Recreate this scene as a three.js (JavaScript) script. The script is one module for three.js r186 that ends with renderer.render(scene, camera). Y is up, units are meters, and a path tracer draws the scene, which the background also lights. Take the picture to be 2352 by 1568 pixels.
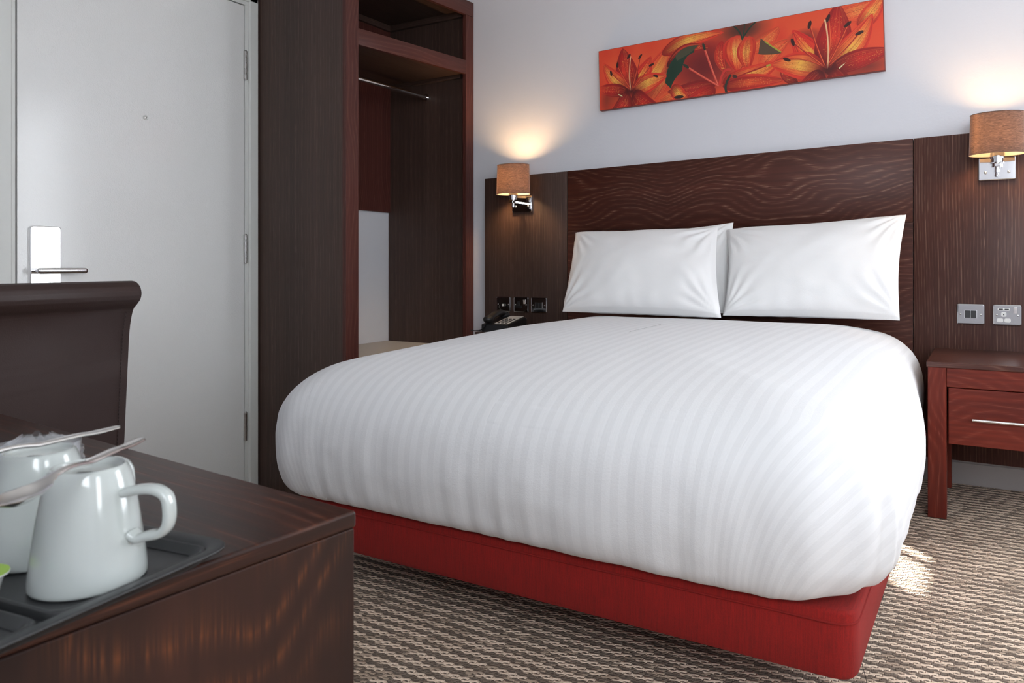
import * as THREE from 'three';
import { RoundedBoxGeometry } from 'three/addons/geometries/RoundedBoxGeometry.js';
import { mergeGeometries, mergeVertices, toCreasedNormals } from 'three/addons/utils/BufferGeometryUtils.js';
import { RectAreaLightUniformsLib } from 'three/addons/lights/RectAreaLightUniformsLib.js';

// ---------------------------------------------------------------- camera, sky, sun, window light, exposure
const W = 2352, H = 1568, FOC = 1696.5, PX = 1308.5, PY = 608.6;
const scene = new THREE.Scene();
const camera = new THREE.PerspectiveCamera(2 * Math.atan(H / 2 / FOC) * 180 / Math.PI, W / H, 0.02, 60);
camera.position.set(2.5723, 0.93, 3.5629);
camera.rotation.y = 0.51413;
camera.focus = 3.2; camera.userData.fStop = 14;
camera.setViewOffset(W, H, W / 2 - PX, H / 2 - PY, W, H);
const renderer = new THREE.WebGLRenderer({ antialias: true });
renderer.toneMapping = THREE.LinearToneMapping;
renderer.toneMappingExposure = 0.47;
renderer.shadowMap.enabled = true;

scene.background = new THREE.Color(0.80, 0.90, 1.0);
scene.backgroundIntensity = 1.6;

const ROOM = { xl: -0.738, xr: 5.2, zf: 4.1, top: 2.75, low: -0.24, step: 0.18 };
const WIN = { z0: 3.116, z1: 3.736, y0: 0.95, y1: 2.45, hem: 1.022 };       // small window in the right-hand wall, its blind pulled up a little
const BWIN = { x0: 3.25, x1: 4.55, y0: 0.60, y1: 2.45 };                     // window in the back wall, right of the nightstand
const FILLWIN = { x0: 2.85, x1: 3.85, y0: 1.15, y1: 2.45 };                                                             // unseen window added behind the camera as fill light
const BLX = ROOM.xr + 0.115;
const SUN = new THREE.Vector3(-0.77, -0.2599, -0.64).normalize();
const sun = new THREE.DirectionalLight(new THREE.Color(1.0, 0.93, 0.82), 330);
sun.position.set(2.36, 0, 0.95).addScaledVector(SUN, -7);
sun.target.position.set(2.36, 0, 0.95);
sun.castShadow = true;
Object.assign(sun.shadow.camera, { left: -3, right: 3, top: 3, bottom: -3, near: 0.5, far: 14 });
sun.shadow.mapSize.set(2048, 2048); sun.shadow.bias = -0.0005;
scene.add(sun, sun.target);

RectAreaLightUniformsLib.init();
const DAYLIGHT = 15, DAY = new THREE.Color(0.90, 0.95, 1.0);
{                                           // daylight through the drawn white blinds, and added fill from the front
  const day = (w, h, p, to) => { const l = new THREE.RectAreaLight(DAY, DAYLIGHT, w, h); l.position.set(...p); l.lookAt(...to); scene.add(l); };
  const w = WIN, t = w.y1 - 0.06, f = FILLWIN, b = BWIN;
  day(w.z1 - w.z0 - 0.06, t - w.hem, [BLX - 0.012, (w.hem + t) / 2, (w.z0 + w.z1) / 2], [0, (w.hem + t) / 2, (w.z0 + w.z1) / 2]);
  day(f.x1 - f.x0 - 0.06, f.y1 - f.y0 - 0.06, [(f.x0 + f.x1) / 2, (f.y0 + f.y1) / 2, ROOM.zf + 0.1], [(f.x0 + f.x1) / 2, (f.y0 + f.y1) / 2, 0]);  // made-up fill light from behind the camera
  day(b.x1 - b.x0 - 0.06, b.y1 - b.y0 - 0.06, [(b.x0 + b.x1) / 2, (b.y0 + b.y1) / 2, -0.1], [(b.x0 + b.x1) / 2, (b.y0 + b.y1) / 2, 4]);
}

// ---------------------------------------------------------------- helpers
let seed = 7;
const rnd = () => { seed = (seed * 1664525 + 1013904223) >>> 0; return seed / 4294967296; };
const hash = (x, y) => { let h = Math.imul(x | 0, 374761393) ^ Math.imul(y | 0, 668265263); h = Math.imul(h ^ (h >>> 13), 1274126177); return ((h ^ (h >>> 16)) >>> 0) / 4294967296; };
const sm = (t) => t * t * (3 - 2 * t);
const noise = (x, y) => { const i = Math.floor(x), j = Math.floor(y), u = sm(x - i), v = sm(y - j);
  return (hash(i, j) * (1 - u) + hash(i + 1, j) * u) * (1 - v) + (hash(i, j + 1) * (1 - u) + hash(i + 1, j + 1) * u) * v; };
const fbm = (x, y, n = 4) => { let s = 0, a = 0.5; for (let k = 0; k < n; k++) { s += a * noise(x, y); x = x * 2.03 + 17; y = y * 2.03 + 31; a *= 0.5; } return s; };
const clamp = (t, a = 0, b = 1) => Math.min(b, Math.max(a, t));
const step = (a, b, t) => sm(clamp((t - a) / (b - a)));
const lerp = (a, b, t) => a + (b - a) * t;
const taken = {};
const numbered = (n) => { const k = taken[n] = (taken[n] ?? -1) + 1; return k ? `${n}_${String(k).padStart(3, '0')}` : n; };

function thing(name, label, category, [x, y, z], turn = 0, group) {
  const o = new THREE.Group(); o.name = numbered(name); o.position.set(x, y, z); o.rotation.y = turn;
  o.userData = { label, category }; if (group) o.userData.group = group;
  scene.add(o); return o;
}
function shade(o) { o.castShadow = true; o.receiveShadow = true; return o; }
// a part whose geometry is given in room coordinates (unturned things)
function put(name, geo, mat, parent, label) {
  let p = parent; const at = new THREE.Vector3();
  while (p && p !== scene) { at.add(p.position); p = p.parent; }
  geo.translate(-at.x, -at.y, -at.z);
  return own(name, geo, mat, parent, label);
}
// a part whose geometry is in its parent's own axes
function own(name, geo, mat, parent, label) {
  const m = shade(new THREE.Mesh(geo, mat)); m.name = name; if (label) m.userData.label = label;
  parent.add(m); return m;
}
function struct(name, geo, mat) { const m = shade(new THREE.Mesh(geo, mat)); m.name = name; m.userData.kind = 'structure'; scene.add(m); return m; }

// uv in metres: v runs along the grain axis
function metreUV(geo, grain = 'y', ou = 0, ov = 0) {
  const g = geo.index ? geo.toNonIndexed() : geo, p = g.attributes.position, n = g.attributes.normal, uv = new Float32Array(p.count * 2);
  const gi = 'xyz'.indexOf(grain);
  for (let t = 0; t < p.count; t += 3) {
    let a = [0, 0, 0];
    for (let k = 0; k < 3; k++) { a[0] += Math.abs(n.getX(t + k)); a[1] += Math.abs(n.getY(t + k)); a[2] += Math.abs(n.getZ(t + k)); }
    const f = a.indexOf(Math.max(...a));
    const rest = [0, 1, 2].filter((q) => q !== f);
    const along = f === gi ? rest[1] : gi, across = rest.find((q) => q !== along);
    for (let k = 0; k < 3; k++) {
      const c = [p.getX(t + k), p.getY(t + k), p.getZ(t + k)];
      uv[(t + k) * 2] = c[across] + ou; uv[(t + k) * 2 + 1] = c[along] + ov;
    }
  }
  g.setAttribute('uv', new THREE.BufferAttribute(uv, 2));
  return g;
}
let uvShift = 0;
function box(x0, x1, y0, y1, z0, z1, { r = 0.0015, grain = 'y', seg = 1 } = {}) {
  const w = x1 - x0, h = y1 - y0, d = z1 - z0, rr = Math.min(r, w / 2.2, h / 2.2, d / 2.2);
  const g = rr > 0 ? new RoundedBoxGeometry(w, h, d, seg, rr) : new THREE.BoxGeometry(w, h, d);
  g.translate((x0 + x1) / 2, (y0 + y1) / 2, (z0 + z1) / 2);
  uvShift += 0.37;
  return metreUV(g, grain, uvShift % 1.3, (uvShift * 1.7) % 0.9);
}
// a box whose corners are lifted: dy(x, y, z) is added to y
function lifted(geo, dy) { const p = geo.attributes.position; for (let i = 0; i < p.count; i++) p.setY(i, p.getY(i) + dy(p.getX(i), p.getY(i), p.getZ(i))); geo.computeVertexNormals(); return toCreasedNormals(geo, 0.6); }
function cyl(r0, r1, from, to, n = 20) {
  const a = new THREE.Vector3(...from), b = new THREE.Vector3(...to), d = b.clone().sub(a), L = d.length();
  const g = new THREE.CylinderGeometry(r1, r0, L, n);
  g.applyQuaternion(new THREE.Quaternion().setFromUnitVectors(new THREE.Vector3(0, 1, 0), d.normalize()));
  return g.translate((from[0] + to[0]) / 2, (from[1] + to[1]) / 2, (from[2] + to[2]) / 2);
}
function tube(points, r, n = 48, radial = 8, closed = false) { return new THREE.TubeGeometry(new THREE.CatmullRomCurve3(points.map((p) => new THREE.Vector3(...p)), closed, 'centripetal'), n, r, radial, closed); }
function roundRect(w, h, r) {
  const s = new THREE.Shape(), a = w / 2, b = h / 2;
  s.moveTo(-a + r, -b); s.lineTo(a - r, -b); s.quadraticCurveTo(a, -b, a, -b + r); s.lineTo(a, b - r); s.quadraticCurveTo(a, b, a - r, b);
  s.lineTo(-a + r, b); s.quadraticCurveTo(-a, b, -a, b - r); s.lineTo(-a, -b + r); s.quadraticCurveTo(-a, -b, -a + r, -b);
  return s;
}
function plateGeo(w, h, t, r, bevel = 0.0015) {   // faces +z, back at z = 0
  const g = new THREE.ExtrudeGeometry(roundRect(w - 2 * bevel, h - 2 * bevel, r), { depth: t - bevel, bevelEnabled: true, bevelThickness: bevel, bevelSize: bevel, bevelSegments: 2, curveSegments: 6 });
  return g;
}
// a skin over rows of points (rows of equal length)
function skin(rows, closedU = false) {
  const nu = rows[0].length, nv = rows.length, pos = [], uv = [], idx = [];
  rows.forEach((row, j) => row.forEach((q, i) => { pos.push(q[0], q[1], q[2]); uv.push(q[3] ?? i / (nu - 1), q[4] ?? j / (nv - 1)); }));
  for (let j = 0; j < nv - 1; j++) for (let i = 0; i < nu - (closedU ? 0 : 1); i++) {
    const a = j * nu + i, b = j * nu + (i + 1) % nu, c = a + nu, d = b + nu;
    idx.push(a, b, d, a, d, c);
  }
  const g = new THREE.BufferGeometry();
  g.setAttribute('position', new THREE.Float32BufferAttribute(pos, 3));
  g.setAttribute('uv', new THREE.Float32BufferAttribute(uv, 2));
  g.setIndex(idx); g.computeVertexNormals(); return g;
}

// ---------------------------------------------------------------- textures
function dataTex(w, h, fn, srgb, wrap = THREE.RepeatWrapping) {
  const d = new Uint8Array(w * h * 4);
  for (let j = 0; j < h; j++) for (let i = 0; i < w; i++) {
    const c = fn(i, j), k = (j * w + i) * 4;
    d[k] = clamp(c[0], 0, 255); d[k + 1] = clamp(c[1], 0, 255); d[k + 2] = clamp(c[2], 0, 255); d[k + 3] = 255;
  }
  const t = new THREE.DataTexture(d, w, h); t.magFilter = THREE.LinearFilter; t.minFilter = THREE.LinearMipmapLinearFilter; t.generateMipmaps = true;
  t.wrapS = t.wrapT = wrap; if (srgb) t.colorSpace = THREE.SRGBColorSpace; t.needsUpdate = true; return t;
}
// wood: u across the grain, v along it; covers sx by sy metres
function woodTex({ sx = 1, sy = 2, w = 1024, h = 1024, dark, light, pore, lines = 60, warp = 3, wiggle = 1, cath = 0, poreAmt = 0.6, patch = 0.5, off = 0 }) {
  const c = new Float32Array(w * h), tone = new Float32Array(w * h);
  for (let j = 0; j < h; j++) for (let i = 0; i < w; i++) {
    const u = i / w * sx, v = j / h * sy;
    const bend = (fbm(u * 2.2 + off, v * 0.9 * wiggle + off, 3) - 0.45) * warp + cath * Math.pow(fbm(u * 3.1 + 9 + off, v * 1.3 + 4, 3), 1.5);
    const r = u * lines + bend * 6;
    const f = r - Math.floor(r);
    const band = Math.pow(1 - Math.abs(2 * f - 1), 2.2) * (0.45 + 0.9 * hash(Math.floor(r), 3));
    const fleck = noise(u * 900 + off, v * 26) * 0.65 + noise(u * 420, v * 9 + off) * 0.35;
    c[j * w + i] = band * step(0.36, 0.72, fleck) * poreAmt;
    tone[j * w + i] = clamp(0.5 + (fbm(u * 5 + off, v * 0.8, 4) - 0.47) * 2.2 * patch + (noise(u * 120 + off, v * 2.2) - 0.5) * 0.35 + (band - 0.3) * 0.15);
  }
  const map = dataTex(w, h, (i, j) => { const k = j * w + i, a = tone[k], b = c[k];
    return [0, 1, 2].map((q) => lerp(lerp(dark[q], light[q], a), pore[q], b)); }, true, THREE.MirroredRepeatWrapping);
  const bump = dataTex(w, h, (i, j) => { const v = 200 - 150 * c[j * w + i]; return [v, v, v]; }, false, THREE.MirroredRepeatWrapping);
  for (const t of [map, bump]) t.repeat.set(1 / sx, 1 / sy);
  return { map, bump };
}
const wood = (t, o = {}) => new THREE.MeshPhysicalMaterial({ map: t.map, bumpMap: t.bump, bumpScale: 0.0006, roughness: 0.45, specularIntensity: 0.55, clearcoat: 0.08, clearcoatRoughness: 0.3, ...o });
const tStraight = woodTex({ dark: [60, 45, 39], light: [84, 64, 56], pore: [120, 101, 91], lines: 95, warp: 0.5, poreAmt: 0.5, off: 3 });
const tCath = woodTex({ dark: [52, 23, 16], light: [80, 38, 27], pore: [140, 108, 92], lines: 46, warp: 3.4, wiggle: 1.0, cath: 2.6, poreAmt: 0.75, off: 21 });
const tRight = woodTex({ dark: [58, 32, 26], light: [82, 50, 42], pore: [132, 106, 92], lines: 85, warp: 1.0, wiggle: 1, poreAmt: 0.75, off: 11 });
const tRed = woodTex({ dark: [74, 18, 10], light: [122, 42, 24], pore: [146, 92, 74], lines: 40, warp: 3, wiggle: 2, cath: 3, poreAmt: 0.4, patch: 0.8, off: 33 });
const tStile = woodTex({ dark: [66, 32, 27], light: [94, 52, 45], pore: [124, 88, 76], lines: 55, warp: 1.4, cath: 1.4, poreAmt: 0.4, off: 45 });
const tDesk = woodTex({ dark: [32, 18, 14], light: [72, 34, 22], pore: [118, 70, 46], lines: 70, warp: 2.2, wiggle: 1.4, cath: 1.5, poreAmt: 0.45, patch: 1.0, off: 57 });
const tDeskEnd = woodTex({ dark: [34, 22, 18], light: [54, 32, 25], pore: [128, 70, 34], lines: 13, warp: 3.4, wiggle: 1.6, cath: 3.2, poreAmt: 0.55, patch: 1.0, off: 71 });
const M = {};
M.straight = wood(tStraight); M.cath = wood(tCath); M.right = wood(tRight); M.red = wood(tRed); M.stile = wood(tStile);
M.desk = wood(tDesk, { roughness: 0.36, specularIntensity: 0.5, clearcoat: 0.12 });
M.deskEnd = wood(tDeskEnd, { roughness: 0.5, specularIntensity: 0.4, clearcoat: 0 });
M.inside = wood(tStraight, { roughness: 0.5, clearcoat: 0.1 });

const plasterBump = dataTex(512, 512, (i, j) => { const v = 120 + 110 * (fbm(i / 7, j / 7, 3) - 0.45); return [v, v, v]; }, false);
plasterBump.repeat.set(2, 2);
M.wall = new THREE.MeshStandardMaterial({ color: new THREE.Color(0.735, 0.74, 0.785), roughness: 0.85, bumpMap: plasterBump, bumpScale: 0.0008 });
M.ceiling = new THREE.MeshStandardMaterial({ color: new THREE.Color(0.82, 0.82, 0.80), roughness: 0.95 });
const paintBump = dataTex(1024, 1024, (i, j) => { const v = 128 + 120 * (fbm(i / 5.5, j / 9, 3) - 0.45) + 60 * (noise(i / 60, j / 90) - 0.5); return [v, v, v]; }, false);
paintBump.repeat.set(2.2, 2.2);
M.doorPaint = new THREE.MeshPhysicalMaterial({ color: new THREE.Color(0.85, 0.85, 0.83), roughness: 0.3, bumpMap: paintBump, bumpScale: 0.0016, clearcoat: 0.7, clearcoatRoughness: 0.16 });
M.framePaint = new THREE.MeshPhysicalMaterial({ color: new THREE.Color(0.76, 0.77, 0.735), roughness: 0.36, bumpMap: paintBump, bumpScale: 0.0006 });
M.skirting = new THREE.MeshStandardMaterial({ color: new THREE.Color(0.31, 0.28, 0.27), roughness: 0.45 });
M.chrome = new THREE.MeshStandardMaterial({ color: new THREE.Color(0.86, 0.86, 0.87), metalness: 1, roughness: 0.06 });
M.satin = new THREE.MeshStandardMaterial({ color: new THREE.Color(0.72, 0.71, 0.69), metalness: 1, roughness: 0.26 });
M.plateChrome = new THREE.MeshStandardMaterial({ color: new THREE.Color(0.50, 0.50, 0.51), metalness: 1, roughness: 0.09 });
M.hinge = new THREE.MeshStandardMaterial({ color: new THREE.Color(0.55, 0.54, 0.52), metalness: 1, roughness: 0.3 });
M.black = new THREE.MeshStandardMaterial({ color: new THREE.Color(0.012, 0.012, 0.013), roughness: 0.4 });
M.blackMatte = new THREE.MeshStandardMaterial({ color: new THREE.Color(0.02, 0.021, 0.022), roughness: 0.55 });
M.white = new THREE.MeshPhysicalMaterial({ color: new THREE.Color(0.85, 0.85, 0.83), roughness: 0.35 });
M.cream = new THREE.MeshStandardMaterial({ color: new THREE.Color(0.62, 0.58, 0.52), roughness: 0.55 });

// carpet: rows of loops across the room, dark twisted rows between
const CP = 2048, CM = 1.28, ROWS = 38, LOOPS = 46;
const carpetV = new Float32Array(CP * CP), carpetC = new Uint8Array(CP * CP);
for (let j = 0; j < CP; j++) for (let i = 0; i < CP; i++) {
  const u = i / CP * LOOPS, v = j / CP * ROWS + 0.05 * Math.sin(i / CP * Math.PI * 2 * 5);
  const row = Math.floor(v), f = v - row;
  let h = 0, kind = 2;
  const chain = (mid, wave, half, rate, ph, sort) => {          // one wavy course of loops
    const uu = u * rate + ph, k = Math.floor(uu), fu = uu - k, c = mid + wave * Math.sin(fu * Math.PI * 2) , d = (f - c) / half;
    if (Math.abs(d) > 1) return;
    const gap = Math.min(1, 9 * Math.min(fu, 1 - fu) + 0.25), n = Math.round(LOOPS * rate), q = hash((k % n + n) % n, row * 3 + sort * 71);
    const hh = Math.sqrt(1 - d * d) * gap * (0.75 + 0.25 * q) * (sort ? 0.62 : 1);
    if (hh > h) { h = hh; kind = sort ? (q < 0.18 ? 1 : 2) : (q < 0.16 ? 1 : 0); }
  };
  const ph = (row % ROWS) * 0.5;
  chain(0.22, 0.07, 0.15, 1, ph, 0); chain(0.45, 0.07, 0.13, 1, ph + 0.5, 0); chain(0.66, 0.03, 0.11, 2, ph, 1); chain(0.86, 0.03, 0.12, 2, ph + 0.3, 2);
  carpetV[j * CP + i] = h; carpetC[j * CP + i] = kind;
}
const yarn = [[226, 203, 180], [178, 157, 137], [120, 105, 92]];
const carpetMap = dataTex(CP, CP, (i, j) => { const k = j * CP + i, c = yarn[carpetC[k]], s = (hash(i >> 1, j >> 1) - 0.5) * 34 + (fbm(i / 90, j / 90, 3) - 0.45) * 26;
  const gapShade = carpetV[k] < 0.2 ? 0.8 : 1; return c.map((x) => x * gapShade + s * gapShade); }, true);  // gaps between loops darkened in the colour, standing in for shade
const carpetBump = dataTex(CP, CP, (i, j) => { const v = 255 * carpetV[j * CP + i]; return [v, v, v]; }, false);
for (const t of [carpetMap, carpetBump]) t.repeat.set(1 / CM, 1 / CM);
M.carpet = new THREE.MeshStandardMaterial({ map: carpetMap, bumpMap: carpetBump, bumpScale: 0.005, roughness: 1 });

// ---------------------------------------------------------------- the room
const R = ROOM, T = 0.15;
{
  const f = struct('floor', metreUV(new THREE.BoxGeometry(R.xr - R.step + T, 0.3, R.zf + 2 * T).translate((R.xr + T + R.step) / 2, -0.15, R.zf / 2), 'z'), M.carpet);
  own('entrance_floor', metreUV(new THREE.BoxGeometry(R.step - R.xl + T, 0.2, R.zf + 2 * T).translate((R.step + R.xl - T) / 2, R.low - 0.1, R.zf / 2), 'z'), M.carpet, f, 'one step lower in front of the door');
  struct('ceiling', new THREE.BoxGeometry(R.xr - R.xl + 2 * T, T, R.zf + 2 * T).translate((R.xr + R.xl) / 2, R.top + T / 2, R.zf / 2), M.ceiling);
  const wallZ = (w, zc) => { const q = (x0, x1, y0, y1) => metreUV(new THREE.BoxGeometry(x1 - x0, y1 - y0, T).translate((x0 + x1) / 2, (y0 + y1) / 2, zc), 'y');
    return mergeGeometries([q(R.xl - T, w.x0, R.low, R.top), q(w.x1, R.xr + T, R.low, R.top), q(w.x0, w.x1, R.low, w.y0), q(w.x0, w.x1, w.y1, R.top)]); };
  struct('wall_back', wallZ(BWIN, -T / 2), M.wall);
  struct('wall_front', wallZ(FILLWIN, R.zf + T / 2), M.wall);
  // left wall with the doorway
  const dz0 = 1.018, dz1 = 2.19, dtop = 2.33;
  struct('wall_left', mergeGeometries([
    metreUV(new THREE.BoxGeometry(T, R.top - R.low, dz0).translate(R.xl - T / 2, (R.top + R.low) / 2, dz0 / 2), 'y'),
    metreUV(new THREE.BoxGeometry(T, R.top - R.low, R.zf - dz1).translate(R.xl - T / 2, (R.top + R.low) / 2, (dz1 + R.zf) / 2), 'y'),
    metreUV(new THREE.BoxGeometry(T, R.top - dtop, dz1 - dz0).translate(R.xl - T / 2, (R.top + dtop) / 2, (dz1 + dz0) / 2), 'y')]), M.wall);
  const B = WIN, blk = (y0, y1, z0, z1) => metreUV(new THREE.BoxGeometry(T, y1 - y0, z1 - z0).translate(R.xr + T / 2, (y0 + y1) / 2, (z0 + z1) / 2), 'y');
  struct('wall_right', mergeGeometries([blk(0, R.top, 0, B.z0), blk(0, R.top, B.z1, R.zf), blk(0, B.y0, B.z0, B.z1), blk(B.y1, R.top, B.z0, B.z1)]), M.wall);
  const bb = struct('baseboard_back', mergeGeometries([box(0.1, R.xr, 0, 0.092, 0, 0.014, { r: 0.002 }), box(0.1, R.xr, 0.088, 0.1, 0, 0.009, { r: 0.003 })]), M.skirting);
  bb.userData.label = 'grey painted skirting board';
}
// windows: frame, glass and a roller blind each; the last is added for fill
M.blind = new THREE.MeshStandardMaterial({ color: new THREE.Color(0.8, 0.8, 0.8), roughness: 0.9, emissive: DAY, emissiveIntensity: DAYLIGHT * 0.4 });
const glassPane = new THREE.MeshPhysicalMaterial({ color: 0xffffff, transmission: 1, roughness: 0, thickness: 0, ior: 1.45 });
{
  const w = WIN, g = new THREE.Group(); g.name = 'window_1'; g.userData.kind = 'structure'; scene.add(g);
  const x0 = R.xr + 0.13, x1 = R.xr + 0.16;
  for (const [a, b] of [[w.z0, w.z0 + 0.012], [3.226, 3.376], [3.441, 3.476], [w.z1 - 0.012, w.z1]]) own('frame_post', box(x0, x1, w.y0, w.y1, a, b), M.white, g);
  for (const [a, b] of [[w.y0, w.y0 + 0.012], [w.y1 - 0.05, w.y1]]) own('frame_rail', box(x0, x1, a, b, w.z0, w.z1), M.white, g);
  own('glass', box(x0 + 0.013, x0 + 0.017, w.y0 + 0.01, w.y1 - 0.04, w.z0 + 0.01, w.z1 - 0.01, { r: 0 }), glassPane, g);
  own('window_blind', box(BLX, BLX + 0.002, w.hem, w.y1 - 0.002, w.z0 + 0.004, w.z1 - 0.004, { r: 0 }), M.blind, g);
  own('blind_bar', box(BLX - 0.003, BLX + 0.006, w.hem - 0.014, w.hem, w.z0 + 0.004, w.z1 - 0.004, { r: 0.002 }), M.white, g);
}
[[BWIN, -1, 0], [FILLWIN, 1, R.zf]].forEach(([w, s, zw], k) => {  // the front one is unseen fill, added to brighten bed and pillows
  const g = new THREE.Group(); g.name = 'window_' + (k + 2); g.userData.kind = 'structure'; scene.add(g);
  const span = (a, b) => (s > 0 ? [zw + a, zw + b] : [zw - b, zw - a]);
  for (const [a, b] of [[w.x0, w.x0 + 0.05], [w.x1 - 0.05, w.x1], [(w.x0 + w.x1) / 2 - 0.03, (w.x0 + w.x1) / 2 + 0.03]]) own('frame_post', box(a, b, w.y0, w.y1, ...span(0.13, 0.16)), M.white, g);
  for (const [a, b] of [[w.y0, w.y0 + 0.05], [w.y1 - 0.05, w.y1]]) own('frame_rail', box(w.x0, w.x1, a, b, ...span(0.13, 0.16)), M.white, g);
  own('glass', box(w.x0 + 0.01, w.x1 - 0.01, w.y0 + 0.01, w.y1 - 0.01, ...span(0.143, 0.147), { r: 0 }), glassPane, g);
  own('window_blind', box(w.x0 + 0.004, w.x1 - 0.004, w.y0 + 0.004, w.y1 - 0.002, ...span(0.115, 0.117), { r: 0 }), M.blind, g);
});

// ---------------------------------------------------------------- the door
{
  const g = new THREE.Group(); g.name = 'door_1'; g.userData = { kind: 'structure', label: 'white painted entrance door with lever handle and spy hole' }; g.position.set(R.xl, R.low, 1.6); scene.add(g);
  const xf = R.xl;                         // face of the leaf
  const leaf = put('door_leaf', box(xf - 0.044, xf, R.low + 0.006, 2.257, 1.09, 2.107, { r: 0.002 }), M.doorPaint, g);
  // frame: stop, jamb and architrave on the hinge side, head and the lock side
  put('door_jamb', mergeGeometries([box(xf - 0.13, xf + 0.004, R.low, 2.262, 1.068, 1.0875, { r: 0.002 }), box(xf - 0.01, xf + 0.018, R.low, 2.31, 1.018, 1.07, { r: 0.006, seg: 3 })]), M.framePaint, g);
  put('door_jamb', mergeGeometries([box(xf - 0.13, xf + 0.012, R.low, 2.262, 2.1175, 2.137, { r: 0.002 }), box(xf - 0.01, xf + 0.016, R.low, 2.31, 2.13, 2.21, { r: 0.006, seg: 3 })]), M.framePaint, g);
  put('door_head', mergeGeometries([box(xf - 0.13, xf + 0.004, 2.2615, 2.285, 1.07, 2.135, { r: 0.002, grain: 'z' }), box(xf - 0.01, xf + 0.018, 2.28, 2.34, 1.018, 2.21, { r: 0.006, seg: 3, grain: 'z' })]), M.framePaint, g);
  put('door_lining', box(xf - 0.148, xf - 0.125, R.low, 2.26, 1.07, 2.13, { r: 0 }), M.framePaint, g);
  for (const [a, b] of [[1.877, 2.022], [0.94, 1.083], [0.033, 0.175]]) {
    const parts = []; const n = 5, L = (b - a) / n;
    for (let k = 0; k < n; k++) parts.push(cyl(0.0085, 0.0085, [xf + 0.009, a + k * L + 0.0012, 1.0885], [xf + 0.009, a + (k + 1) * L - 0.0012, 1.0885], 14));
    const hg = put('hinge', mergeGeometries([...parts, cyl(0.006, 0.006, [xf + 0.009, a, 1.0885], [xf + 0.009, b, 1.0885], 12), cyl(0.0095, 0.006, [xf + 0.009, b, 1.0885], [xf + 0.009, b + 0.006, 1.0885], 12)]), M.hinge, g);
  }
  const pl = plateGeo(0.113, 0.52, 0.014, 0.012, 0.004); pl.rotateY(Math.PI / 2); pl.translate(xf, 0.827, 2.0105);
  const plate = put('lock_plate', pl, M.chrome, g, 'polished chrome lock plate');
  const hx = xf + 0.055;
  put('lever_handle', mergeGeometries([cyl(0.012, 0.012, [xf + 0.014, 0.907, 2.045], [hx, 0.907, 2.045], 20), new THREE.CapsuleGeometry(0.0125, 0.165, 6, 16).rotateX(Math.PI / 2).scale(0.72, 1, 1).translate(hx, 0.907, 1.968)].map((q) => q.toNonIndexed())), M.chrome, g, 'chrome lever handle');
  put('spy_hole', mergeGeometries([new THREE.TorusGeometry(0.0085, 0.003, 10, 24).rotateY(Math.PI / 2).translate(xf + 0.001, 1.596, 1.6)]), M.framePaint, g);
  put('spy_glass', new THREE.SphereGeometry(0.0075, 16, 10).scale(0.4, 1, 1).translate(xf + 0.001, 1.596, 1.6), M.hinge, g);
}

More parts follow.
